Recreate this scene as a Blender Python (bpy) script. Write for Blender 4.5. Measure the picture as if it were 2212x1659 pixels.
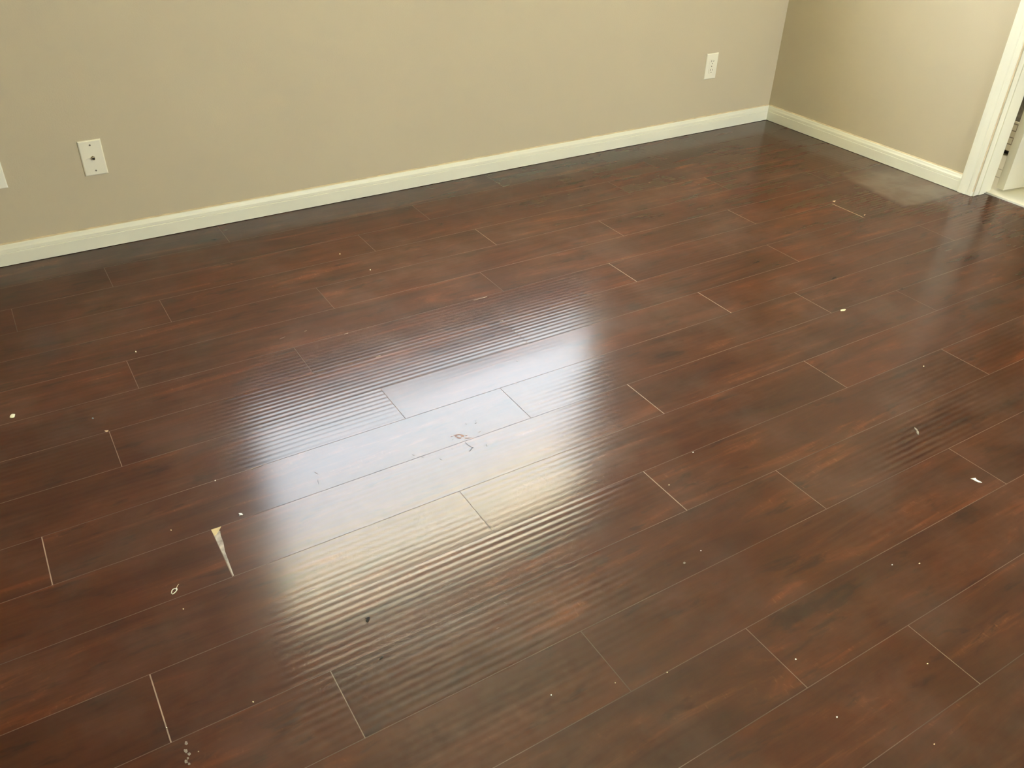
import bpy, bmesh, math, random
from mathutils import Vector, Matrix, Euler

S = bpy.context.scene
COL = S.collection
for o in list(bpy.data.objects):
    bpy.data.objects.remove(o)
random.seed(7)

# ------------------------------------------------------------------ camera, sky, exposure
W_PX, H_PX, F_PX = 2212.0, 1659.0, 1844.164
CAM_H = 1.2831
cam_data = bpy.data.cameras.new('camera')
cam_data.sensor_fit = 'HORIZONTAL'
cam_data.sensor_width = 36.0
cam_data.lens = 36.0 * F_PX / W_PX
cam_data.clip_start = 0.02
cam = bpy.data.objects.new('camera', cam_data)
COL.objects.link(cam)
R_ = Vector((0.8517598, -0.52330987, 0.02553468))
U_ = Vector((0.27639563, 0.49020706, 0.82662113))
F_ = Vector((0.44509628, 0.69702497, -0.56217923))
cam.matrix_world = Matrix(((R_.x, U_.x, -F_.x, 0), (R_.y, U_.y, -F_.y, 0), (R_.z, U_.z, -F_.z, CAM_H), (0, 0, 0, 1)))
S.camera = cam

SKY = 19.8
world = bpy.data.worlds.new('sky')
S.world = world
world.use_nodes = True
wn = world.node_tree
wn.nodes.clear()
w_out = wn.nodes.new('ShaderNodeOutputWorld')
w_bg = wn.nodes.new('ShaderNodeBackground')
w_tc = wn.nodes.new('ShaderNodeTexCoord')
w_sep = wn.nodes.new('ShaderNodeSeparateXYZ')
w_rmp = wn.nodes.new('ShaderNodeValToRGB')
wn.links.new(w_tc.outputs['Generated'], w_sep.inputs[0])
wn.links.new(w_sep.outputs['Z'], w_rmp.inputs[0])
e = w_rmp.color_ramp.elements
e[0].position = 0.0
e[0].color = (0.95, 0.97, 1.0, 1)
e[1].position = 0.75
e[1].color = (0.80, 0.89, 1.0, 1)
wn.links.new(w_rmp.outputs[0], w_bg.inputs['Color'])
w_bg.inputs['Strength'].default_value = SKY
wn.links.new(w_bg.outputs[0], w_out.inputs[0])

sun_d = bpy.data.lights.new('sun', 'SUN')
sun_d.energy = 240.0
sun_d.angle = math.radians(0.6)
sun_d.color = (1.0, 0.94, 0.74)
sun = bpy.data.objects.new('sun', sun_d)
COL.objects.link(sun)
# the sun stands over the roof, behind the window wall: it lights the yard, never the room
sun.rotation_euler = Vector((0.55, 0.42, -0.72)).to_track_quat('-Z', 'Y').to_euler()

def portal(name, loc, rot, sx, sy):
    d = bpy.data.lights.new(name, 'AREA')
    d.shape = 'RECTANGLE'
    d.size, d.size_y = sx, sy
    d.cycles.is_portal = True
    o = bpy.data.objects.new(name, d)
    COL.objects.link(o)
    o.location = loc
    o.rotation_euler = rot
    return o

vs = S.view_settings
vs.view_transform = 'Standard'
vs.look = 'None'
vs.gamma = 1.0
vs.use_curve_mapping = False
vs.exposure = 0.0
S.cycles.max_bounces = 14
S.cycles.diffuse_bounces = 10
S.cycles.sample_clamp_indirect = 12.0
S.cycles.use_denoising = True

# ------------------------------------------------------------------ measures
X_R, Y_B = 3.3786, 2.9869          # right wall face, back wall face
X_L, Y_F = -2.3, -1.9              # left wall, wall behind the camera
Z_C = 2.44
T = 0.111                          # wall thickness
Y0, PW, PL = 1.7436, 0.15336, 1.1085   # first seam, plank width and length
D_Y0, D_Y1, D_Z = 1.03, 1.8255, 2.03    # door opening
W1 = (0.61, 2.47, 0.91, 2.25)      # window in the back wall x0 x1 z0 z1
W2 = (1.56, 3.2, 0.48, 2.12)       # unseen window added behind the camera as fill light

# ------------------------------------------------------------------ material helpers
def srgb(r, g, b):
    f = lambda c: c / 12.92 if c <= 0.04045 else ((c + 0.055) / 1.055) ** 2.4
    return (f(r / 255), f(g / 255), f(b / 255), 1)

class NT:
    def __init__(self, name):
        self.m = bpy.data.materials.new(name)
        self.m.use_nodes = True
        self.t = self.m.node_tree
        self.t.nodes.clear()
        self.out = self.n('ShaderNodeOutputMaterial')
    def n(self, kind, **kw):
        nd = self.t.nodes.new(kind)
        for k, v in kw.items():
            setattr(nd, k, v)
        return nd
    def l(self, a, b):
        self.t.links.new(a, b)
    def val(self, sock, v):
        if hasattr(v, 'links') or hasattr(v, 'is_linked'):
            self.l(v, sock)
        else:
            sock.default_value = v
    def math(self, op, a, b=None, c=None, clamp=False):
        nd = self.n('ShaderNodeMath', operation=op, use_clamp=clamp)
        self.val(nd.inputs[0], a)
        if b is not None: self.val(nd.inputs[1], b)
        if c is not None: self.val(nd.inputs[2], c)
        return nd.outputs[0]
    def mix(self, fac, a, b, blend='MIX'):
        nd = self.n('ShaderNodeMix', data_type='RGBA', blend_type=blend)
        self.val(nd.inputs[0], fac)
        self.val(nd.inputs[6], a)
        self.val(nd.inputs[7], b)
        return nd.outputs[2]
    def ramp(self, fac, stops):
        nd = self.n('ShaderNodeValToRGB')
        el = nd.color_ramp.elements
        while len(el) < len(stops): el.new(0.5)
        for q, (p, c) in zip(el, stops):
            q.position = p
            q.color = c if len(c) == 4 else (*c, 1)
        self.l(fac, nd.inputs[0])
        return nd.outputs[0]
    def smooth(self, v, a, b):
        nd = self.n('ShaderNodeMapRange', interpolation_type='SMOOTHSTEP')
        self.val(nd.inputs[0], v)
        self.val(nd.inputs[1], a); self.val(nd.inputs[2], b)
        return nd.outputs[0]
    def scaled(self, vec, s):
        nd = self.n('ShaderNodeVectorMath', operation='MULTIPLY')
        self.l(vec, nd.inputs[0])
        nd.inputs[1].default_value = s
        return nd.outputs[0]
    def noise(self, vec, scale=1.0, detail=3.0, rough=0.5, w=None, dist=0.0):
        nd = self.n('ShaderNodeTexNoise', noise_dimensions='4D' if w is not None else '3D')
        self.l(vec, nd.inputs['Vector'])
        nd.inputs['Scale'].default_value = scale
        nd.inputs['Detail'].default_value = detail
        nd.inputs['Roughness'].default_value = rough
        nd.inputs['Distortion'].default_value = dist
        if w is not None: self.val(nd.inputs['W'], w)
        return nd.outputs['Fac']
    def bsdf(self, color, rough=0.5, **kw):
        b = self.n('ShaderNodeBsdfPrincipled')
        self.val(b.inputs['Base Color'], color)
        self.val(b.inputs['Roughness'], rough)
        for k, v in kw.items():
            self.val(b.inputs[k.replace('_', ' ')], v)
        self.l(b.outputs[0], self.out.inputs[0])
        return b
    def bump(self, b, h, strength, dist):
        nd = self.n('ShaderNodeBump')
        self.val(nd.inputs['Strength'], strength)
        nd.inputs['Distance'].default_value = dist
        self.l(h, nd.inputs['Height'])
        self.l(nd.outputs[0], b.inputs['Normal'])
        return nd

def plain(name, color, rough=0.5, var=0.06, scale=6.0, **kw):
    k = NT(name)
    tc = k.n('ShaderNodeTexCoord')
    nz = k.noise(tc.outputs['Object'], scale, 3)
    c = color if len(color) == 4 else (*color, 1)
    lo = tuple(max(0, v * (1 - var)) for v in c[:3]) + (1,)
    hi = tuple(min(1, v * (1 + var)) for v in c[:3]) + (1,)
    k.bsdf(k.ramp(nz, [(0.3, lo), (0.7, hi)]), rough, **kw)
    return k.m

def wall_mat(name, color, bumpy=0.25):
    k = NT(name)
    tc = k.n('ShaderNodeTexCoord')
    o = tc.outputs['Object']
    big = k.noise(o, 1.3, 3)
    c = k.ramp(big, [(0.25, tuple(v * 0.965 for v in color)), (0.75, tuple(v * 1.03 for v in color))])
    b = k.bsdf(c, 0.62)
    peel = k.noise(o, 210.0, 2, 0.5)
    k.bump(b, peel, bumpy, 0.0012)
    return k.m

M = {}
M['wall'] = wall_mat('tan wall paint', (0.565, 0.495, 0.355))
M['ceiling'] = wall_mat('ceiling paint', (0.86, 0.83, 0.76))
M['trim'] = plain('cream trim paint', (0.83, 0.82, 0.68), 0.38, 0.03, 4.0)
M['door'] = plain('cream door paint', (0.80, 0.775, 0.65), 0.4, 0.02, 3.0)
M['caulk'] = plain('yellowed paint edge', (0.66, 0.55, 0.36), 0.6, 0.15, 30.0)
M['plate'] = plain('ivory plastic', (0.85, 0.82, 0.68), 0.32, 0.01, 20.0)
M['plate_white'] = plain('white plastic', (0.88, 0.87, 0.76), 0.32, 0.01, 20.0)
M['slot'] = plain('dark recess', (0.05, 0.045, 0.035), 0.7)
M['screw'] = plain('dull screw metal', (0.22, 0.20, 0.15), 0.45, 0.1, 300.0, Metallic=0.6)
M['brass'] = plain('worn connector metal', (0.45, 0.38, 0.28), 0.25, 0.1, 200.0, Metallic=1.0)
M['steel'] = plain('hinge metal', (0.6, 0.56, 0.48), 0.35, 0.05, 60.0, Metallic=0.9)
M['white_tile'] = plain('white bathroom floor', (0.84, 0.83, 0.72), 0.35, 0.03, 4.0)
M['chip'] = plain('cream paint chip', (0.92, 0.90, 0.72), 0.5, 0.04, 60.0)
M['white_bit'] = plain('white scrap', (0.93, 0.92, 0.88), 0.5, 0.03, 90.0)
M['tan_bit'] = plain('pale wood splinter', (0.78, 0.66, 0.42), 0.6, 0.08, 90.0)
M['dark_bit'] = plain('dark crumb', (0.014, 0.008, 0.006), 0.9, 0.3, 90.0)
M['blue_bit'] = plain('blue fleck', (0.08, 0.16, 0.22), 0.6, 0.1, 90.0)
M['grey_smear'] = plain('grey dried paint', (0.215, 0.18, 0.155), 0.6, 0.35, 120.0)
M['core'] = plain('exposed fibreboard', (0.56, 0.44, 0.25), 0.85, 0.2, 80.0)
M['core_edge'] = plain('frayed laminate edge', (0.36, 0.31, 0.28), 0.7, 0.45, 60.0)
M['seam'] = plain('plank seam', (0.092, 0.053, 0.039), 0.8, 0.55, 3.5)
M['joint'] = plain('worn plank end', (0.165, 0.108, 0.080), 0.75, 0.3, 20.0)
M['joint_pale'] = plain('pale worn plank end', (0.25, 0.18, 0.14), 0.75, 0.25, 30.0)
M['joint_cream'] = plain('bare plank end', (0.50, 0.40, 0.26), 0.8, 0.3, 40.0)
M['under'] = plain('underlay', (0.03, 0.022, 0.018), 0.9)
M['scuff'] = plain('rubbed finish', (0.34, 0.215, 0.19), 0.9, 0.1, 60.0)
M['scuff_dark'] = plain('dull scratch', (0.15, 0.10, 0.085), 0.9, 0.2, 60.0)
M['stucco'] = plain('warm eave paint', (0.92, 0.85, 0.74), 0.8, 0.05, 2.0)
M['concrete'] = plain('patio concrete', (0.47, 0.47, 0.30), 0.9, 0.08, 1.5)
M['fence_wood'] = plain('fence boards', (0.16, 0.13, 0.10), 0.8, 0.2, 3.0)
M['roofing'] = plain('roof shingle', (0.12, 0.11, 0.10), 0.9, 0.2, 5.0)

def cover_mat():
    k = NT('cream fibreglass sheet')
    tl = k.n('ShaderNodeBsdfTranslucent'); tl.inputs[0].default_value = (0.66, 0.585, 0.45, 1)
    df = k.n('ShaderNodeBsdfDiffuse'); df.inputs[0].default_value = (0.75, 0.68, 0.52, 1)
    mx = k.n('ShaderNodeMixShader'); mx.inputs[0].default_value = 0.45
    k.l(tl.outputs[0], mx.inputs[1]); k.l(df.outputs[0], mx.inputs[2])
    k.l(mx.outputs[0], k.out.inputs[0])
    return k.m
M['cover'] = cover_mat()
def glass_mat():
    k = NT('window glass')
    fr = k.n('ShaderNodeLayerWeight'); fr.inputs['Blend'].default_value = 0.5
    fac = k.math('ADD', 0.03, k.math('MULTIPLY', k.math('POWER', fr.outputs['Facing'], 4.0), 0.6))
    tr = k.n('ShaderNodeBsdfTransparent'); tr.inputs[0].default_value = (0.96, 0.97, 0.96, 1)
    gl = k.n('ShaderNodeBsdfGlossy'); gl.inputs['Roughness'].default_value = 0.02
    mx = k.n('ShaderNodeMixShader')
    k.l(fac, mx.inputs[0]); k.l(tr.outputs[0], mx.inputs[1]); k.l(gl.outputs[0], mx.inputs[2])
    k.l(mx.outputs[0], k.out.inputs[0])
    return k.m
M['glass'] = glass_mat()

def wood_mat():
    k = NT('dark cherry laminate')
    tc = k.n('ShaderNodeTexCoord')
    P = tc.outputs['Object']
    sep = k.n('ShaderNodeSeparateXYZ'); k.l(P, sep.inputs[0])
    x, y = sep.outputs['X'], sep.outputs['Y']
    at = k.n('ShaderNodeAttribute', attribute_name='pid'); pid = at.outputs['Fac']
    at2 = k.n('ShaderNodeAttribute', attribute_name='ripple'); rip = at2.outputs['Fac']
    w = k.math('MULTIPLY', pid, 73.0)
    # broad figure: long cloudy bands of dark heartwood and red-orange sapwood
    band = k.noise(k.scaled(P, (2.1, 15.0, 1)), 1.0, 5, 0.62, w, 0.9)
    blot = k.noise(k.scaled(P, (6.5, 24.0, 1)), 1.0, 4, 0.6, k.math('ADD', w, 9.0), 0.4)
    grain = k.noise(k.scaled(P, (9.0, 230.0, 1)), 1.0, 3, 0.6, w)
    fleck = k.noise(k.scaled(P, (150.0, 60.0, 1)), 1.0, 2, 0.5, w)
    c = k.ramp(band, [(0.26, (0.038, 0.0130, 0.0065)), (0.44, (0.062, 0.0205, 0.0090)),
                      (0.58, (0.084, 0.0280, 0.0115)), (0.70, (0.150, 0.0520, 0.0190))])
    dark = k.smooth(blot, 0.565, 0.69)
    c = k.mix(k.math('MULTIPLY', dark, 0.70), c, (0.028, 0.0125, 0.0080, 1))
    tint = k.ramp(pid, [(0.0, (0.63, 0.50, 0.57)), (0.35, (0.72, 0.58, 0.60)), (0.7, (0.79, 0.58, 0.55)), (1.0, (0.69, 0.58, 0.62))])
    c = k.mix(1.0, c, tint, 'MULTIPLY')
    g = k.ramp(grain, [(0.3, (0.95, 0.95, 0.95)), (0.7, (1.04, 1.04, 1.04))])
    c = k.mix(1.0, c, g, 'MULTIPLY')
    # short cross flecks in the figure
    fm = k.math('MULTIPLY', k.smooth(band, 0.55, 0.68), k.smooth(fleck, 0.58, 0.70))
    c = k.mix(k.math('MULTIPLY', fm, 0.5), c, (0.150, 0.062, 0.028, 1))
    # lighter greyish patch beside the door trim
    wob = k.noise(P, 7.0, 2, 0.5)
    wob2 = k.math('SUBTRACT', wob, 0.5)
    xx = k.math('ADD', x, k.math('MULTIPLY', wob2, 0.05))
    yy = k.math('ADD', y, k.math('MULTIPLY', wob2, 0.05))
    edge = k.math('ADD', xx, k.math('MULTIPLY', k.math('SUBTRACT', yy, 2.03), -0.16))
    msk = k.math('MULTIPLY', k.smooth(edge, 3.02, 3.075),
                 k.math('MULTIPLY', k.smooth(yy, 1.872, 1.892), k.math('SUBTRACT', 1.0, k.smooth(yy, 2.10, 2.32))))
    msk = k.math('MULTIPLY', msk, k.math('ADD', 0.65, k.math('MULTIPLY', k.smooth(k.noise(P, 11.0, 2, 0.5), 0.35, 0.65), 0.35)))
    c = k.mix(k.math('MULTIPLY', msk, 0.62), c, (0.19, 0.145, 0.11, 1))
    # general film of dust and foot wear
    film = k.noise(P, 3.2, 5, 0.62)
    c = k.mix(k.math('MULTIPLY', k.smooth(film, 0.40, 0.75), 0.09), c, (0.25, 0.20, 0.17, 1))
    rough = k.math('ADD', 0.19, k.math('MULTIPLY', k.math('SUBTRACT', film, 0.5), 0.10))
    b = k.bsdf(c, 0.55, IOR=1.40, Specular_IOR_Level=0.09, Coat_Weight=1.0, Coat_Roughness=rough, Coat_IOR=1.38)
    # pressed ripples running along the boards (about nine per board) and a slow warp of each board
    wav = k.noise(k.scaled(P, (0.6, 8.0, 1)), 1.0, 2, 0.5, w)
    ph = k.math('ADD', k.math('MULTIPLY', y, 2 * math.pi / 0.0163), k.math('MULTIPLY', wav, 5.0))
    sn = k.math('SINE', ph)
    sn2 = k.math('SINE', k.math('ADD', k.math('MULTIPLY', y, 2 * math.pi / 0.0281), k.math('MULTIPLY', wav, -14.0)))
    amp = k.noise(k.scaled(P, (0.9, 9.0, 1)), 1.0, 2, 0.5, k.math('ADD', w, 31.0))
    amp = k.math('MULTIPLY', k.math('ADD', 0.35, k.math('MULTIPLY', k.smooth(amp, 0.30, 0.65), 0.65)), rip)
    hgt = k.math('MULTIPLY', k.math('ADD', sn, k.math('MULTIPLY', sn2, 0.15)), amp)
    warp = k.noise(k.scaled(P, (1.7, 5.0, 1)), 1.0, 1, 0.4, k.math('ADD', w, 17.0))
    hgt = k.math('ADD', k.math('MULTIPLY', hgt, 0.00009), k.math('MULTIPLY', warp, 0.0028))
    bp = k.bump(b, hgt, 1.0, 1.0)
    k.l(bp.outputs[0], b.inputs['Coat Normal'])
    return k.m
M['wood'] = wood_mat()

def mosaic_mat():
    k = NT('small white tiles')
    tc = k.n('ShaderNodeTexCoord')
    mp = k.n('ShaderNodeMapping'); mp.inputs['Rotation'].default_value = (0, math.radians(90), 0)
    br = k.n('ShaderNodeTexBrick', offset=0.5)
    sp = k.n('ShaderNodeSeparateXYZ'); k.l(tc.outputs['Object'], sp.inputs[0])
    cb = k.n('ShaderNodeCombineXYZ'); k.l(sp.outputs['Y'], cb.inputs[0]); k.l(sp.outputs['Z'], cb.inputs[1])
    k.l(cb.outputs[0], br.inputs['Vector'])
    br.inputs['Color1'].default_value = (0.80, 0.78, 0.68, 1)
    br.inputs['Color2'].default_value = (0.84, 0.82, 0.72, 1)
    br.inputs['Mortar'].default_value = (0.34, 0.31, 0.26, 1)
    br.inputs['Scale'].default_value = 1.0
    br.inputs['Mortar Size'].default_value = 0.0025
    br.inputs['Brick Width'].default_value = 0.045
    br.inputs['Row Height'].default_value = 0.030
    k.bsdf(br.outputs['Color'], 0.3)
    return k.m
M['mosaic'] = mosaic_mat()
def marble_mat():
    k = NT('grey veined stone')
    tc = k.n('ShaderNodeTexCoord')
    nz = k.noise(tc.outputs['Object'], 9.0, 5, 0.6, None, 1.6)
    k.bsdf(k.ramp(nz, [(0.36, (0.10, 0.10, 0.095)), (0.52, (0.20, 0.195, 0.18)), (0.66, (0.42, 0.41, 0.37))]), 0.4)
    return k.m
M['marble'] = marble_mat()
M['grey_tile'] = plain('grey bathroom tile', (0.36, 0.345, 0.29), 0.4, 0.25, 9.0)

# ------------------------------------------------------------------ mesh helpers
def link(name, bm, mat, parent=None, smooth=False):
    me = bpy.data.meshes.new(name)
    bmesh.ops.recalc_face_normals(bm, faces=bm.faces[:])
    bm.to_mesh(me); bm.free()
    for m in (mat if isinstance(mat, (list, tuple)) else [mat]):
        me.materials.append(m)
    if smooth:
        for p in me.polygons: p.use_smooth = True
    o = bpy.data.objects.new(name, me)
    COL.objects.link(o)
    if parent: o.parent = parent
    return o

def box(bm, x0, x1, y0, y1, z0, z1, mi=0):
    v = [bm.verts.new((x, y, z)) for x in (x0, x1) for y in (y0, y1) for z in (z0, z1)]
    for q in ((0, 1, 3, 2), (4, 6, 7, 5), (0, 4, 5, 1), (2, 3, 7, 6), (0, 2, 6, 4), (1, 5, 7, 3)):
        bm.faces.new([v[i] for i in q]).material_index = mi
    return v

def prism(bm, prof, axis, a, b, mi=0, a_m=0.0, b_m=0.0):
    """extrude a closed profile of (u, z) along x or y; a_m/b_m: mitre, shift of the end per unit u"""
    def pt(u, z, t, m):
        t = t + m * u
        return (t, u, z) if axis == 'x' else (u, t, z)
    A = [bm.verts.new(pt(u, z, a, a_m)) for u, z in prof]
    B = [bm.verts.new(pt(u, z, b, b_m)) for u, z in prof]
    n = len(prof)
    for i in range(n):
        j = (i + 1) % n
        bm.faces.new((A[i], A[j], B[j], B[i])).material_index = mi
    bm.faces.new(A[::-1]).material_index = mi
    bm.faces.new(B).material_index = mi

def empty(name, loc, label, cat, group=None, rot=(0, 0, 0)):
    o = bpy.data.objects.new(name, None)
    COL.objects.link(o)
    o.location = loc
    o.rotation_euler = rot
    o.empty_display_size = 0.05
    o['label'] = label; o['category'] = cat
    if group: o['group'] = group
    return o

def tag(o, label, cat, group=None):
    o['label'] = label; o['category'] = cat
    if group: o['group'] = group
    return o

def struct(o, label=None, cat=None):
    o['kind'] = 'structure'
    if label: o['label'] = label
    if cat: o['category'] = cat
    return o

# ------------------------------------------------------------------ floor: one mesh of boards and seams
ROW_X = {-8: 0.62, -7: 0.21, -6: 1.032, -5: 1.423, -4: 1.867, -3: 1.267, -2: 1.684, -1: 1.166, 0: 0.702, 1: 0.978, 2: 1.285,
         3: 0.688, 4: 1.093, 5: 1.368, 6: 0.696, 7: 0.971, 8: 1.247}
# joints that show pale in the photograph: (row, nearest joint) -> material slot
JOINT = {(-3, 2.38): 2, (-2, 2.81): 4, (-1, 2.285): 2, (0, 1.804): 3, (1, 2.085): 2, (2, 1.285): 3, (3, 1.79): 2, (4, 1.093): 3,
         (4, 2.197): 2, (5, 1.368): 2, (6, 1.793): 2, (-2, 1.676): 3, (-4, 1.867): 2, (-5, 1.423): 2, (1, -0.136): 3,
         (4, -0.017): 3, (2, 0.178): 2, (7, 0.971): 2, (5, 0.264): 2, (-1, 0.053): 2, (8, 1.247): 2}
RIPPLE = {-3: 0.5, -2: 1.05, -1: 1.35, 0: 1.1, 1: 0.6, 2: 0.6, 3: 0.7, 4: 1.1, 5: 1.8, 6: 1.3, -4: 0.5, -5: 0.5, -6: 0.4, -7: 0.3, -8: 0.3, -9: 0.3}

def build_floor():
    bm = bmesh.new()
    pid = bm.faces.layers.float.new('pid')
    rip = bm.faces.layers.float.new('ripple')
    rr = random.Random(21)
    gy, gx = 0.0006, 0.0006
    def quad(x0, x1, y0, y1, z, mi):
        f = bm.faces.new([bm.verts.new(p) for p in ((x0, y0, z), (x1, y0, z), (x1, y1, z), (x0, y1, z))])
        f.material_index = mi
        return f
    xmin, xmax = X_L, X_R + T - 0.032
    k0 = int(math.floor((Y0 - Y_B) / PW)) - 1
    k1 = int(math.ceil((Y0 - Y_F) / PW)) + 1
    for k in range(k0, k1):
        ya, yb = Y0 - (k + 1) * PW, Y0 - k * PW        # near and far edge
        ya, yb = max(ya, Y_F), min(yb, Y_B)
        if yb - ya < 0.003: continue
        off = ROW_X.get(k, rr.random() * PL)
        n0 = int(math.floor((xmin - off) / PL))
        edges = [off + n * PL for n in range(n0, n0 + 9)]
        for i in range(len(edges) - 1):
            a, b = max(edges[i], xmin), min(edges[i + 1], xmax)
            if yb < D_Y0 + 0.01 or ya > D_Y1 - 0.01:
                b = min(b, X_R - 0.0)
            if b - a < 0.004: continue
            f = quad(a + gx, b - gx, ya + gy, yb - gy, 0.0, 0)
            f[pid] = rr.random()
            f[rip] = (0.85 + 0.3 * rr.random()) * RIPPLE.get(k, 1.0)
            if k == 0 and abs(edges[i] - 0.702) < 0.05: f[rip] = 0.14
            if k == 1 and abs(edges[i] + 0.136) < 0.05: f[rip] = 0.35
            # end joint at the far (right) end
            mi, wd = 1, 0.0008
            for (kr, xr), m in JOINT.items():
                if kr == k and abs(xr - edges[i + 1]) < 0.06:
                    mi = m; wd = 0.0008 if m == 2 else 0.0011
            if edges[i + 1] < b + 0.001:
                quad(b - wd, b + wd, ya, yb, 0.00005, mi)
        quad(xmin, min(xmax, X_R), ya - 0.0007, ya + 0.0007, 0.00004, 1)
    # sub floor under the boards
    box(bm, X_L, X_R + T - 0.03, Y_F, Y_B, -0.05, -0.004, 5)
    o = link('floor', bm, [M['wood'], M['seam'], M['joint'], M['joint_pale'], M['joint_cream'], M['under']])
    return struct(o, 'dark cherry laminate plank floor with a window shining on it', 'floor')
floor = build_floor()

def flat_poly(bm, pts, z0, z1, mi=0):
    A = [bm.verts.new((x, y, z0)) for x, y in pts]
    B = [bm.verts.new((x, y, z1)) for x, y in pts]
    bm.faces.new(B).material_index = mi
    bm.faces.new(A[::-1]).material_index = mi
    for i in range(len(pts)):
        j = (i + 1) % len(pts)
        bm.faces.new((A[i], A[j], B[j], B[i])).material_index = mi

# pixel of the photograph -> point of the floor (only used to read positions off the photograph)
def fl(px, py):
    d = R_ * ((px - W_PX / 2) / F_PX) + U_ * (-(py - H_PX / 2) / F_PX) + F_
    t = -CAM_H / d.z
    return (d.x * t, d.y * t)

# the broken board corner by the window glare and two smaller ones
bm = bmesh.new()
flat_poly(bm, [fl(*p) for p in ((456, 1144.4), (462.8, 1158), (467, 1156), (473, 1146.5), (477.7, 1137.6))], 0.0001, 0.0005, 0)
flat_poly(bm, [fl(*p) for p in ((473, 1146.5), (467, 1156), (462.8, 1158), (468.6, 1170.4), (475, 1184), (490, 1215), (503, 1243.6),
                                (505.5, 1243.6), (495, 1215), (486, 1190.6), (482.6, 1171.4), (477, 1157), (475.5, 1147))], 0.0001, 0.0004, 1)
o = link('chipped_corner', bm, [M['core'], M['core_edge']], floor)
o['label'] = 'broken board corner with bare tan fibreboard'
bm = bmesh.new()
flat_poly(bm, [fl(*p) for p in ((225.5, 931), (228, 930.2), (234.5, 929.5), (233.5, 932), (230, 933.3))], 0.0001, 0.0005, 0)
o = link('chipped_corner', bm, M['joint_cream'], floor)
o['label'] = 'small pale chip at a board corner'
bm = bmesh.new()
flat_poly(bm, [fl(*p) for p in ((1798, 434.5), (1805.5, 433.2), (1803, 436.5))], 0.0001, 0.0005, 0)
flat_poly(bm, [fl(*p) for p in ((1867, 465.6), (1870, 463.4), (1866, 464.2))], 0.0001, 0.0005, 0)
o = link('chipped_corner', bm, M['joint_cream'], floor)
o['label'] = 'pale chips at both ends of a bare board joint'
bm = bmesh.new()
for a, b in (((1024, 648.5), (1052, 641)), ((744, 722), (752, 719.8)), ((812, 771), (822, 768.3)), ((541, 1014.5), (566, 1005.6)), ((1080, 694.2), (1087, 692.2))):
    ax, ay = fl(*a); bx, by = fl(*b)
    flat_poly(bm, [(ax, ay - 0.0008), (bx, by - 0.0012), (bx, by + 0.0010), (ax, ay + 0.0008)], 0.0001, 0.0006, 0)
o = link('raised_edge', bm, M['joint_pale'], floor)
o['label'] = 'pale raised slivers along board seams'

# finish rubbed off in the middle of the glare
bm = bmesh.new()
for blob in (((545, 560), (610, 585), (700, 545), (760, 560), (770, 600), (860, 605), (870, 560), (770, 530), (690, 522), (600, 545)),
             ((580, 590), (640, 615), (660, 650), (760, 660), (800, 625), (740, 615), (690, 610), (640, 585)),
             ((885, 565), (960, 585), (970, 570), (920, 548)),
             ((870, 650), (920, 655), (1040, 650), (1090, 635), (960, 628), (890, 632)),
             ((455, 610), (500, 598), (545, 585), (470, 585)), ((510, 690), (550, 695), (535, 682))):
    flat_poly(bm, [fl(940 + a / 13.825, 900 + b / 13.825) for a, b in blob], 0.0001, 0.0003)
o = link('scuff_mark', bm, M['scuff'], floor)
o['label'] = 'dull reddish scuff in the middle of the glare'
bm = bmesh.new()
rr = random.Random(3)
for px, py, ln, an in ((911, 987, 9, 25), (952, 992, 7, 30), (893, 983, 6, 10), (1027, 909, 2.5, 0), (1028, 914, 5, -25), (1007, 916, 3, 30), (1051, 962, 7, 75),
                       (683, 1022, 9, 28), (687, 1040, 12, 80), (977, 970, 3, 20), (1036, 933, 6, -35), (1117, 780, 3, 20), (1115, 829, 3.5, 60), (816, 1139, 2.5, 45),
                       (1246, 1060, 4, 20), (1175, 1032, 3, 50), (610, 730, 14, -24), (660, 715, 7, -20), (1092, 1303, 10, 30), (1075, 1357, 8, -15)):
    ca, sa = math.cos(math.radians(an)) * ln / 2, math.sin(math.radians(an)) * ln / 2
    nx, ny = -sa / ln * 0.9, ca / ln * 0.9
    flat_poly(bm, [fl(px + u * ca + v * nx, py + u * sa + v * ny) for u, v in ((-1, 0), (0, -1), (1, -0.4), (1, 0.4), (0, 1.2))], 0.0001, 0.0003)
o = link('scratches', bm, M['scuff_dark'], floor)
o['kind'] = 'stuff'
o['label'] = 'fine dull scratches in the glossy boards'

# ------------------------------------------------------------------ walls, ceiling
def wall_holes(name, axis, fixed0, fixed1, a0, a1, z0, z1, hole, mat, label):
    """box wall with one rectangular opening (h0,h1,hz0,hz1)"""
    bm = bmesh.new()
    def bx(a, b, za, zb):
        if b - a < 1e-5 or zb - za < 1e-5: return
        if axis == 'x': box(bm, a, b, fixed0, fixed1, za, zb)
        else: box(bm, fixed0, fixed1, a, b, za, zb)
    if hole:
        h0, h1, k0, k1 = hole
        bx(a0, h0, z0, z1); bx(h1, a1, z0, z1); bx(h0, h1, z0, k0); bx(h0, h1, k1, z1)
    else:
        bx(a0, a1, z0, z1)
    bmesh.ops.remove_doubles(bm, verts=bm.verts[:], dist=1e-5)
    return struct(link(name, bm, mat), label, 'wall')

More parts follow.
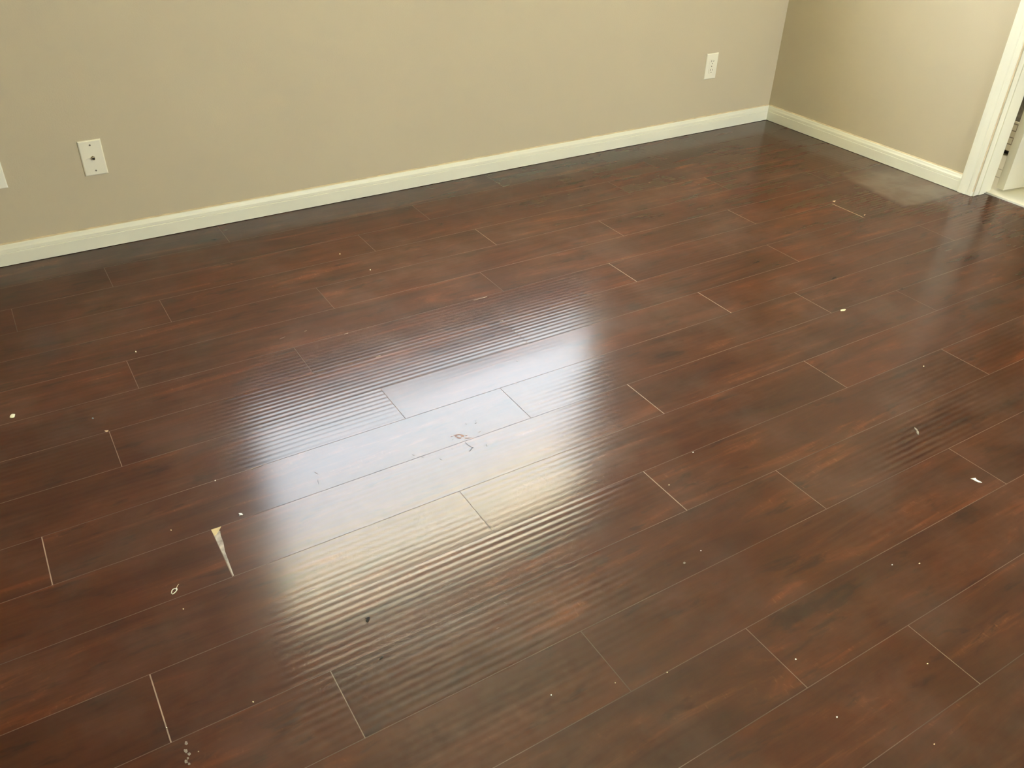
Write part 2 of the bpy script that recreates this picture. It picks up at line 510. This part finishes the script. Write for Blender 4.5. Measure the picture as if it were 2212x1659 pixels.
wall_holes('wall_back', 'x', Y_B, Y_B + T, X_L - T, X_R + T, -0.05, Z_C, W1, M['wall'], 'long tan wall with the window and the wall plates')
wall_holes('wall_front', 'x', Y_F - T, Y_F, X_L - T, X_R + T, -0.05, Z_C, W2, M['wall'], 'tan wall behind the viewer')
wall_holes('wall_left', 'y', X_L - T, X_L, Y_F, Y_B, -0.05, Z_C, None, M['wall'], 'tan wall left of the view')
wall_holes('wall_right', 'y', X_R, X_R + T, Y_F, Y_B, -0.05, Z_C, (D_Y0 - 0.025, D_Y1 + 0.025, -0.05, D_Z + 0.025), M['wall'], 'short tan wall with the doorway')
bm = bmesh.new()
box(bm, X_L - T, 5.2, Y_F - T, Y_B + T, Z_C, Z_C + 0.12)
struct(link('ceiling', bm, M['ceiling']), 'pale ceiling above the room', 'ceiling')

# window units (the back one throws the glare on the floor, the rear one is added fill)
def window(name, axis_y, sign, rect, label, bars):
    x0, x1, z0, z1 = rect
    bm = bmesh.new()
    fy0, fy1 = axis_y + sign * 0.045, axis_y + sign * 0.10
    a, b = min(fy0, fy1), max(fy0, fy1)
    fw = 0.045
    box(bm, x0, x0 + fw, a, b, z0, z1); box(bm, x1 - fw, x1, a, b, z0, z1)
    box(bm, x0 + fw, x1 - fw, a, b, z0, z0 + fw); box(bm, x0 + fw, x1 - fw, a, b, z1 - fw, z1)
    for c in bars:
        box(bm, c - 0.02, c + 0.02, a + 0.005, b - 0.005, z0 + fw, z1 - fw)
    w = struct(link(name, bm, M['trim']), label, 'window')
    bm = bmesh.new()
    xs = [x0 + fw] + [v for c in bars for v in (c - 0.02, c + 0.02)] + [x1 - fw]
    m = (a + b) / 2
    for i in range(0, len(xs), 2):
        box(bm, xs[i], xs[i + 1], m - 0.002, m + 0.002, z0 + fw, z1 - fw)
    link('pane', bm, M['glass'], w)
    return w
window('window_1', Y_B, 1, W1, 'sliding window in the back wall', [])
window('fill_window', Y_F, -1, W2, 'added unseen window behind the viewer for fill light', [2.35])
portal('window_portal', ((W1[0] + W1[1]) / 2, Y_B + T + 0.01, (W1[2] + W1[3]) / 2), (math.radians(-90), 0, 0), W1[1] - W1[0], W1[3] - W1[2])
portal('fill_window_portal', ((W2[0] + W2[1]) / 2, Y_F - T - 0.01, (W2[2] + W2[3]) / 2), (math.radians(90), 0, 0), W2[1] - W2[0], W2[3] - W2[2])

# outdoors, seen only through the panes and in the glare
bm = bmesh.new()
box(bm, -14, 16, -16, 18, -0.35, -0.15)
struct(link('floor_patio', bm, M['concrete']), 'sunny concrete yard outside', 'ground')
bm = bmesh.new()
NC = 180
cv = []
for i in range(NC + 1):                 # corrugated sheet
    x = X_L - 1.0 + 9.3 * i / NC
    z = Z_C + 0.14 + 0.004 * math.sin(i * math.pi / 2 + 0.4)
    cv.append((bm.verts.new((x, Y_B + T + 0.003, z + 0.02)), bm.verts.new((x, Y_B + T + 0.74, z))))
for a, b in zip(cv, cv[1:]):
    bm.faces.new((a[0], b[0], b[1], a[1]))
struct(link('trim_added_cover', bm, M['cover']), 'added cream translucent cover outside, warming the window glare', 'patio cover')  # unseen sheet, added so the upper part of the glare turns warm
bm = bmesh.new()
box(bm, X_L - 1.0, 6.0, Y_F - 1.4, Y_B + T, Z_C + 0.121, Z_C + 0.28)  # rear overhang lengthened to keep direct sun out of the room
struct(link('trim_roof', bm, M['roofing']), 'roof over the room, rear overhang added to block sun', 'roof')

# ------------------------------------------------------------------ baseboards and door trim
BP = [(0.0, 0.0), (0.0125, 0.0), (0.0125, 0.0415), (0.0108, 0.0430), (0.0118, 0.0448), (0.0112, 0.0540), (0.0085, 0.0600), (0.0070, 0.0655),
      (0.0050, 0.0685), (0.0, 0.0690)]
CAULK = [(0.0, 0.0688), (0.0052, 0.0688), (0.0040, 0.0706), (0.0010, 0.0722), (0.0, 0.0722)]
G = 0.0016
def baseboard(name, axis, face, sgn, a, b, am, bmm, label):
    bm = bmesh.new()
    prism(bm, [(face + sgn * u, z + G) for u, z in BP], axis, a, b, 0)
    o = struct(link(name, bm, M['trim']), label, 'baseboard')
    bm = bmesh.new()
    prism(bm, [(face + sgn * u, z + G) for u, z in CAULK], axis, a, b, 0)
    c = link('paint_line', bm, M['caulk'], o)
    c['label'] = 'yellowed paint line along the top edge'
    return o
baseboard('baseboard_back', 'x', Y_B, -1, X_L, X_R, 0, 0, 'cream baseboard along the long wall')
baseboard('baseboard_right', 'y', X_R, -1, 1.8912, Y_B - 0.0125, 0, 0, 'cream baseboard between corner and doorway')
baseboard('baseboard_left', 'y', X_L, 1, Y_F, Y_B - 0.0125, 0, 0, 'cream baseboard left of the view')

# casing: moulded board around the doorway
def casing_profile():
    # (along wall from inner edge, thickness)
    return [(0, 0), (0, 0.0095), (0.004, 0.0115), (0.018, 0.0120), (0.022, 0.0105), (0.026, 0.0125), (0.044, 0.0160), (0.056, 0.0165), (0.0605, 0.0145), (0.0605, 0)]
bm = bmesh.new()
def vert_casing(yin, sgn, z0, z1):
    prof = casing_profile()
    A = [bm.verts.new((X_R - t, yin + sgn * s, z0)) for s, t in prof]
    B = [bm.verts.new((X_R - t, yin + sgn * s, z1 + s)) for s, t in prof]
    n = len(prof)
    for i in range(n):
        j = (i + 1) % n
        bm.faces.new((A[i], A[j], B[j], B[i]))
    bm.faces.new(A); bm.faces.new(B[::-1])
REV = 0.005
vert_casing(D_Y1 + REV, 1, 0.0012, D_Z + REV)
vert_casing(D_Y0 - REV, -1, 0.0012, D_Z + REV)
prof = casing_profile()
A = [bm.verts.new((X_R - t, D_Y0 - REV - s, D_Z + REV + s)) for s, t in prof]
B = [bm.verts.new((X_R - t, D_Y1 + REV + s, D_Z + REV + s)) for s, t in prof]
for i in range(len(prof)):
    j = (i + 1) % len(prof)
    bm.faces.new((A[i], A[j], B[j], B[i]))
bm.faces.new(A); bm.faces.new(B[::-1])
trim1 = struct(link('trim_1', bm, M['trim']), 'cream moulded casing around the doorway', 'door trim')
bm = bmesh.new()
JT = 0.018
# jamb boards lining the opening, and the stop strips
box(bm, X_R - 0.001, X_R + T + 0.001, D_Y1 - 0.0, D_Y1 + JT, 0.0012, D_Z + JT)
box(bm, X_R - 0.001, X_R + T + 0.001, D_Y0 - JT, D_Y0, 0.0012, D_Z + JT)
box(bm, X_R - 0.001, X_R + T + 0.001, D_Y0, D_Y1, D_Z, D_Z + JT)
jamb = link('jamb', bm, M['trim'], trim1)
bm = bmesh.new()
box(bm, X_R + 0.030, X_R + 0.066, D_Y1 - 0.004, D_Y1, 0.0012, D_Z)
box(bm, X_R + 0.030, X_R + 0.066, D_Y0, D_Y0 + 0.004, 0.0012, D_Z)
box(bm, X_R + 0.030, X_R + 0.066, D_Y0 + 0.004, D_Y1 - 0.004, D_Z - 0.004, D_Z)
link('door_stop', bm, M['trim'], trim1)
bm = bmesh.new()
box(bm, X_R - 0.0094, X_R - 0.0012, D_Y1 + 0.0042, D_Y1 + 0.0052, 0.02, D_Z)
c = link('paint_line', bm, M['caulk'], trim1)
c['label'] = 'tan wall paint on the inner edge'

# ------------------------------------------------------------------ bathroom behind the doorway
BX = X_R + T
bm = bmesh.new()
box(bm, BX - 0.0285, 5.0, 0.5, 3.0, -0.05, 0.006)
struct(link('floor_bathroom', bm, M['white_tile']), 'white floor beyond the doorway', 'floor')
bm = bmesh.new()
box(bm, 4.35, 4.45, 0.4, 3.0, -0.05, Z_C)
wb = struct(link('wall_bathroom', bm, M['wall']), 'wall beyond the doorway', 'wall')
bm = bmesh.new()
box(bm, BX, BX + 0.001, 1.87, 3.0, -0.05, Z_C)
box(bm, BX, 5.0, 3.0, 3.1, -0.05, Z_C)
box(bm, BX, 5.0, 0.3, 0.4, -0.05, Z_C)
struct(link('wall_bathroom_side', bm, M['wall']), 'side walls beyond the doorway', 'wall')

# tiled ledge with a stone panel above it, seen through the hinge gap
bm = bmesh.new()
box(bm, 3.955, 4.349, 1.84, 2.99, 0.030, 0.160)
ledge = struct(link('trim_2', bm, M['mosaic']), 'ledge of small white tiles behind the door leaf', 'tiled ledge')
bm = bmesh.new()
box(bm, 3.99, 4.349, 1.84, 2.99, 0.0062, 0.030)
link('gap_shade', bm, M['slot'], ledge)  # dark block puts in the shade of the gap under the ledge
bm = bmesh.new()
box(bm, 3.965, 4.349, 1.84, 2.99, 0.160, 1.35)
link('stone_panel', bm, M['marble'], ledge)
fb = bpy.data.objects['floor_bathroom']
for q in ((2157, 368), (2150, 384.5)):
    gx, gy = fl(*q)
    bm = bmesh.new()
    box(bm, gx - 0.003, gx + 0.003, 1.83, 2.99, 0.004, 0.0064)
    g = link('grout_line', bm, M['grey_tile'], fb)
# door leaf folded back into the bathroom
DT = 0.035
door = struct(link('door_1', (lambda b: (box(b, 0.0, 0.775, -DT, 0.0, 0.0, 2.0), b)[1])(bmesh.new()), M['door']), 'cream door leaf standing open beyond the doorway', 'door')
door.location = (3.513, 1.818, 0.017)
door.rotation_euler = (0, 0, math.radians(-8.4))
bm = bmesh.new()
for za, zb in ((0.22, 0.92), (1.10, 1.86)):
    for xa, xb in ((0.12, 0.35), (0.43, 0.66)):
        for off, dp in ((0.0, 0.004), (0.018, 0.008)):
            box(bm, xa + off, xb - off, -DT - dp, -DT + 0.0005, za + off, zb - off)
link('panel', bm, M['door'], door)
for hz in (0.62, 1.15, 1.75):
    bm = bmesh.new()
    bmesh.ops.create_cone(bm, cap_ends=True, segments=16, radius1=0.006, radius2=0.006, depth=0.09, matrix=Matrix.Translation((-0.010, 0.006, hz)))
    box(bm, -0.0105, 0.0005, 0.004, 0.0065, hz - 0.044, hz + 0.044)
    link('hinge', bm, M['steel'], door)

# ------------------------------------------------------------------ wall plates
def plate_bm(w=0.070, h=0.114, d=0.0055, bev=0.0035):
    """cover plate in local x (width), z (height), facing -y"""
    bm = bmesh.new()
    a, b = w / 2, h / 2
    ring0 = [(-a, 0, -b), (a, 0, -b), (a, 0, b), (-a, 0, b)]
    rows = [ring0, [(x, -d * 0.45, z) for x, _, z in ring0]]
    rows.append([(x * (1 - 0.0012 / a), -d * 0.72, z * (1 - 0.0012 / b)) for x, _, z in ring0])
    rows.append([(x * (1 - bev / a), -d, z * (1 - bev / b)) for x, _, z in ring0])
    V = [[bm.verts.new(p) for p in r] for r in rows]
    for r in range(len(V) - 1):
        for i in range(4):
            j = (i + 1) % 4
            bm.faces.new((V[r][i], V[r][j], V[r + 1][j], V[r + 1][i]))
    bm.faces.new(V[-1]); bm.faces.new(V[0][::-1])
    return bm
def disc_bm(r, d, y, seg=20, slot=0.0):
    bm = bmesh.new()
    bmesh.ops.create_cone(bm, cap_ends=True, segments=seg, radius1=r, radius2=r * 0.85, depth=d,
                          matrix=Matrix.Translation((0, y - d / 2, 0)) @ Matrix.Rotation(math.radians(90), 4, 'X'))
    return bm
def put(o, x, z):
    o.location = (x, 0, z)
    return o

# cable outlet
t = empty('cable_wall_plate', (p0 := 0.2756, Y_B - 0.0002, 0.3040), 'ivory cable jack plate with one round connector and two screws', 'wall plate')
link('cover_plate', plate_bm(), M['plate'], t)
for z in (0.0415, -0.0415):
    put(link('screw', disc_bm(0.0031, 0.0012, -0.0052), M['screw'], t), 0, z)
bm = disc_bm(0.0072, 0.002, -0.0052, 6)
nut = link('connector_nut', bm, M['brass'], t)
bm = bmesh.new()
n = 20
rings = []
for r, y in ((0.0048, -0.006), (0.0048, -0.0150), (0.0038, -0.0152), (0.0036, -0.0090)):
    rings.append([bm.verts.new((r * math.cos(2 * math.pi * i / n), y, r * math.sin(2 * math.pi * i / n))) for i in range(n)])
for a, b in zip(rings, rings[1:]):
    for i in range(n):
        bm.faces.new((a[i], a[(i + 1) % n], b[(i + 1) % n], b[i]))
barrel = link('connector_barrel', bm, M['brass'], t, True)
put(link('connector_hole', disc_bm(0.0036, 0.0004, -0.0088), M['slot'], barrel), 0, 0)

# power outlet near the corner
def outlet(x, z, label, mat):
    t = empty('power_outlet', (x, Y_B - 0.0002, z), label, 'outlet', 'power outlets on the long wall')
    link('cover_plate', plate_bm(), mat, t)
    for s in (1, -1):
        bm = bmesh.new()
        rx, rz, d = 0.0172, 0.0142, 0.0022
        ring = []
        for i in range(28):
            a = 2 * math.pi * i / 28
            px = max(-0.0150, min(0.0150, rx * math.cos(a)))
            ring.append((px, rz * math.sin(a)))
        A = [bm.verts.new((px, -0.0050, pz)) for px, pz in ring]
        B = [bm.verts.new((px, -0.0050 - d, pz)) for px, pz in ring]
        C = [bm.verts.new((px * 0.93, -0.0054 - d, pz * 0.93)) for px, pz in ring]
        for q in range(28):
            w_ = (q + 1) % 28
            bm.faces.new((A[q], A[w_], B[w_], B[q])); bm.faces.new((B[q], B[w_], C[w_], C[q]))
        bm.faces.new(C)
        rc = put(link('receptacle', bm, mat, t), 0, s * 0.0195)
        yf = -0.0054 - d
        for sx, hh in ((-0.0064, 0.0040), (0.0064, 0.0034)):
            bm = bmesh.new(); box(bm, sx - 0.0011, sx + 0.0011, yf - 0.0003, yf + 0.0006, 0.0002, 0.0002 + 2 * hh)
            link('slot', bm, M['slot'], rc)
        bm = disc_bm(0.0026, 0.0008, yf + 0.0006, 14)
        put(link('ground_hole', bm, M['slot'], rc), 0, -0.0072)
    put(link('screw', disc_bm(0.0028, 0.0012, -0.0052), M['screw'], t), 0, 0)
    return t
outlet(2.9420, 0.3042, 'cream double power outlet on the long wall near the corner', M['plate'])
outlet(-0.0185, 0.3070, 'white wall plate cut off by the left edge of the photo', M['plate_white'])

# ------------------------------------------------------------------ litter on the floor
def lump(name, pts, h, mat, label, cat, group=None, dome=0.5, z=0.0003, tilt=0.0, seed=0):
    """small chip: outline in floor coordinates, thickness h, slightly domed top"""
    cx = sum(p[0] for p in pts) / len(pts); cy = sum(p[1] for p in pts) / len(pts)
    rr = random.Random(seed)
    bm = bmesh.new()
    n = len(pts)
    rings = []
    for s, zz in ((0.90, 0.0), (1.0, h * 0.35), (0.92, h * 0.8), (0.55, h * (1 + 0.3 * dome))):
        rings.append([bm.verts.new(((p[0] - cx) * s, (p[1] - cy) * s, zz + h * 0.12 * rr.uniform(-1, 1) * (zz > 0) + tilt * (p[0] - cx))) for p in pts])
    top = bm.verts.new((0, 0, h * (1 + 0.4 * dome)))
    for a, b in zip(rings, rings[1:]):
        for i in range(n):
            bm.faces.new((a[i], a[(i + 1) % n], b[(i + 1) % n], b[i]))
    for i in range(n):
        bm.faces.new((rings[-1][i], rings[-1][(i + 1) % n], top))
    bm.faces.new(rings[0][::-1])
    o = link(name, bm, mat)
    o.location = (cx, cy, z)
    return tag(o, label, cat, group)

def outline(px, pts):
    return [fl(px[0] + a, px[1] + b) for a, b in pts]

def z5(p, org, sc):
    return fl(org[0] + p[0] / sc, org[1] + p[1] / sc)

# cream paint chip at the left edge
lump('paint_chip', [z5(p, (0, 880), 27.65) for p in ((575, 600), (640, 640), (790, 640), (870, 600), (910, 430), (870, 408), (720, 415), (630, 480))],
     0.0016, M['chip'], 'cream paint chip lying far left on the floor, largest of the scraps', 'paint chip', seed=1)
# white flake by the broken corner
lump('paint_flake', [z5(p, (430, 1100), 10.37) for p in ((888, 100), (910, 140), (905, 155), (935, 135), (970, 140), (988, 125), (960, 98), (915, 92))],
     0.0014, M['white_bit'], 'white paint flake just above the broken board corner', 'paint flake', seed=2)
# tan splinter
lump('wood_splinter', [fl(*p) for p in ((1815.5, 670), (1816, 672.5), (1824, 672), (1827.5, 669.5), (1826, 668.3), (1819, 668.8))],
     0.0016, M['tan_bit'], 'tan wood splinter right of centre, beyond a board joint', 'splinter', seed=3)
# white shard on the right
lump('plastic_shard', [z5(p, (1900, 850), 5.53) for p in ((1085, 1020), (1120, 1035), (1140, 1048), (1180, 1065), (1225, 1070), (1160, 1035), (1142, 1012))],
     0.0018, M['white_bit'], 'long white plastic shard near the right edge of the photo', 'plastic shard', seed=4)
# smudged fleck
lump('paint_fleck', [z5(p, (1900, 850), 5.53) for p in ((440, 470), (450, 490), (468, 495), (470, 465), (450, 430), (415, 402), (418, 425), (440, 448))],
     0.0006, M['grey_smear'], 'greyish curled paint fleck left of the white shard', 'paint fleck', seed=5)
lump('blue_crumb', outline((200.5, 904), ((-2.2, 0), (0, 1.3), (2.2, 0.6), (1.6, -1), (-1, -1.2))), 0.001, M['blue_bit'], 'tiny blue crumb between the cream chip and the board joint', 'crumb', seed=6)

# cable tie loop: ring with a tail
def tube(bm, pts, r, closed=False, seg=8):
    n = len(pts); rings = []
    for i, p in enumerate(pts):
        p = Vector(p)
        a = Vector(pts[(i - 1) % n] if (closed or i > 0) else pts[i])
        b = Vector(pts[(i + 1) % n] if (closed or i < n - 1) else pts[i])
        d = (b - a).normalized()
        up = Vector((0, 0, 1)); s = d.cross(up).normalized(); u = s.cross(d)
        rr_ = r[i] if isinstance(r, (list, tuple)) else r
        rings.append([bm.verts.new(p + s * rr_ * math.cos(2 * math.pi * k / seg) + u * rr_ * math.sin(2 * math.pi * k / seg)) for k in range(seg)])
    m = n if closed else n - 1
    for i in range(m):
        a, b = rings[i], rings[(i + 1) % n]
        for k in range(seg):
            bm.faces.new((a[k], a[(k + 1) % seg], b[(k + 1) % seg], b[k]))
    if not closed:
        bm.faces.new(rings[0][::-1]); bm.faces.new(rings[-1])
loop = [z5(p, (340, 1240), 23.7) for p in ((720, 1000), (785, 1048), (860, 1000), (940, 925), (1000, 850), (1015, 790), (960, 752), (880, 765), (800, 805), (745, 870), (735, 935))]
ox, oy = loop[0]
t = empty('cable_tie', (ox, oy, 0), 'small cream looped tie with a short tail on the floor', 'cable tie')
bm = bmesh.new()
tube(bm, [(x - ox, y - oy, 0.0011) for x, y in loop], 0.0008, True)
link('loop', bm, M['chip'], t, True)
bm = bmesh.new()
hx, hy = z5((990, 790), (340, 1240), 23.7)
box(bm, hx - ox - 0.0015, hx - ox + 0.0013, hy - oy - 0.0016, hy - oy + 0.0016, 0.0002, 0.0026)
link('clasp', bm, M['white_bit'], t)
bm = bmesh.new()
tl = [z5(p, (340, 1240), 23.7) for p in ((985, 715), (1040, 625), (1100, 540))]
tube(bm, [(x - ox, y - oy, 0.0009 + 0.0004 * i) for i, (x, y) in enumerate(tl)], [0.0006, 0.0005, 0.0003])
link('tail', bm, M['tan_bit'], t, True)

# dried paint smear at the bottom edge
SM = [((550, 1372), 20), ((545, 1465), 26), ((585, 1500), 20), ((568, 1545), 14), ((550, 1585), 24), ((582, 1612), 16)]
bm = bmesh.new()
rr = random.Random(5)
c0 = z5((560, 1500), (300, 1350), 5.37)
for (p, r) in SM:
    pts = []
    for i in range(12):
        a = 2 * math.pi * i / 12
        q = r * rr.uniform(0.65, 1.15)
        pts.append(z5((p[0] + q * math.cos(a), p[1] + q * math.sin(a)), (300, 1350), 5.37))
    flat_poly(bm, [(x - c0[0], y - c0[1]) for x, y in pts], 0.0001, 0.0004)
o = link('paint_smear', bm, M['grey_smear'])
o.location = (c0[0], c0[1], 0.0002)
tag(o, 'grey dried paint smear near the bottom left of the floor', 'paint smear')

# dark crumbs in the glare
lump('dark_crumb', outline((794.5, 1339), ((-6, -3), (-3, -1), (-5, 3), (0, 6.5), (4, 1), (5, -5), (1, -7), (-2, -4))), 0.0012, M['dark_bit'],
     'larger dark crumb below the window glare', 'crumb', 'dark crumbs below the glare', seed=8)
lump('dark_crumb', outline((823.5, 1421.5), ((-4, 3), (-2, 4), (1, 1), (4, 0), (4, -4.5), (1, -3), (-2, 0))), 0.001, M['dark_bit'],
     'smaller dark crumb, second below the window glare', 'crumb', 'dark crumbs below the glare', seed=9)

# specks of grit
SPECKS = [((800, 583.3), 1.7, 'chip', 'pale speck of grit on the far boards, left of centre'),
          ((293.5, 760), 2.2, 'chip', 'pale speck beside a board corner in the far left'),
          ((465, 1038.5), 1.8, 'chip', 'pale speck in the seam left of the window glare'),
          ((369.5, 1145.5), 1.8, 'tan_bit', 'tan speck left of the broken board corner'),
          ((396, 1316), 2.0, 'tan_bit', 'tan speck below the looped tie'),
          ((360, 1572), 1.8, 'white_bit', 'bright speck in the board joint at bottom left'),
          ((429, 1624), 2.0, 'tan_bit', 'tan speck beside the grey paint smear'),
          ((547, 1516.5), 2.4, 'tan_bit', 'tan speck on the seam right of the bottom left joint'),
          ((1190.5, 1502), 2.4, 'white_bit', 'white speck bottom centre among the dark figure'),
          ((1329, 1475.5), 1.8, 'tan_bit', 'tan speck just above the long seam at bottom centre'),
          ((1441, 1453), 2.0, 'tan_bit', 'tan speck on the long seam right of bottom centre'),
          ((1718.5, 1424.5), 2.8, 'white_bit', 'white speck right of a board joint at lower right'),
          ((1807.5, 1549.5), 2.8, 'white_bit', 'white speck nearest the bottom right corner'),
          ((2003.5, 1434), 2.6, 'tan_bit', 'tan grain right of the lower right joint'),
          ((1927, 1220.5), 2.0, 'white_bit', 'left speck of the pair right of centre bottom'),
          ((1986, 1217.5), 2.2, 'tan_bit', 'right speck of the pair right of centre bottom'),
          ((1478, 1216.5), 3.6, 'grey_smear', 'greyish speck on the reddish board right of the glare'),
          ((1514, 1190), 2.0, 'white_bit', 'small white speck above the greyish speck'),
          ((1497, 977.5), 1.8, 'white_bit', 'white speck on the seam right of the window glare'),
          ((1445, 1048), 1.8, 'tan_bit', 'tan speck left of the pale joint right of the glare'),
          ((1995, 791.5), 1.8, 'tan_bit', 'tan speck below the reflection of the door casing'),
          ((734.5, 549), 1.6, 'tan_bit', 'tan speck near the far wall left of centre'),
          ((2018, 1608), 2.4, 'tan_bit', 'tan curl at the bottom right')]
for i, ((px, py), r, mt, lab) in enumerate(SPECKS):
    rr = random.Random(100 + i)
    r *= 0.78
    pts = [(r * rr.uniform(0.7, 1.2) * math.cos(a), 0.75 * r * rr.uniform(0.7, 1.2) * math.sin(a)) for a in [2 * math.pi * j / 7 for j in range(7)]]
    lump('grit_speck', outline((px, py), pts), 0.0011, M[mt], lab, 'speck', 'specks of grit on the floor', seed=i + 30)

# unseen lamps added to brighten the door leaf and the hinge gap
for y_, lab, pw in ((0.72, 'added fill lamp in front of the bathroom door', 7.0), (2.35, 'added fill lamp over the tiled ledge', 80.0)):
    lm = NT('fill lamp glow')
    em = lm.n('ShaderNodeEmission'); em.inputs[0].default_value = (1.0, 0.95, 0.80, 1); em.inputs[1].default_value = pw
    lm.l(em.outputs[0], lm.out.inputs[0])
    t = empty('fill_lamp', (3.80, y_, Z_C), lab, 'lamp', 'added bathroom fill lamps')
    bm = bmesh.new()
    bmesh.ops.create_cone(bm, cap_ends=True, segments=32, radius1=0.13, radius2=0.15, depth=0.06, matrix=Matrix.Translation((0, 0, -0.03)))
    link('fill_lamp_disc', bm, lm.m, t)

# a hair lying in the glare
hp = [fl(940 + a / 13.825, 900 + b / 13.825) for a, b in ((905, 780), (960, 835), (1040, 890), (1100, 920), (1145, 930), (1095, 945), (1070, 985), (1020, 1040))]
bm = bmesh.new()
tube(bm, [(x - hp[0][0], y - hp[0][1], 0.0006) for x, y in hp], 0.00032, False, 6)
o = link('hair_strand', bm, M['dark_bit'], None, True)
o.location = (hp[0][0], hp[0][1], 0.0002)
tag(o, 'short bent dark hair in the middle of the window glare', 'hair')
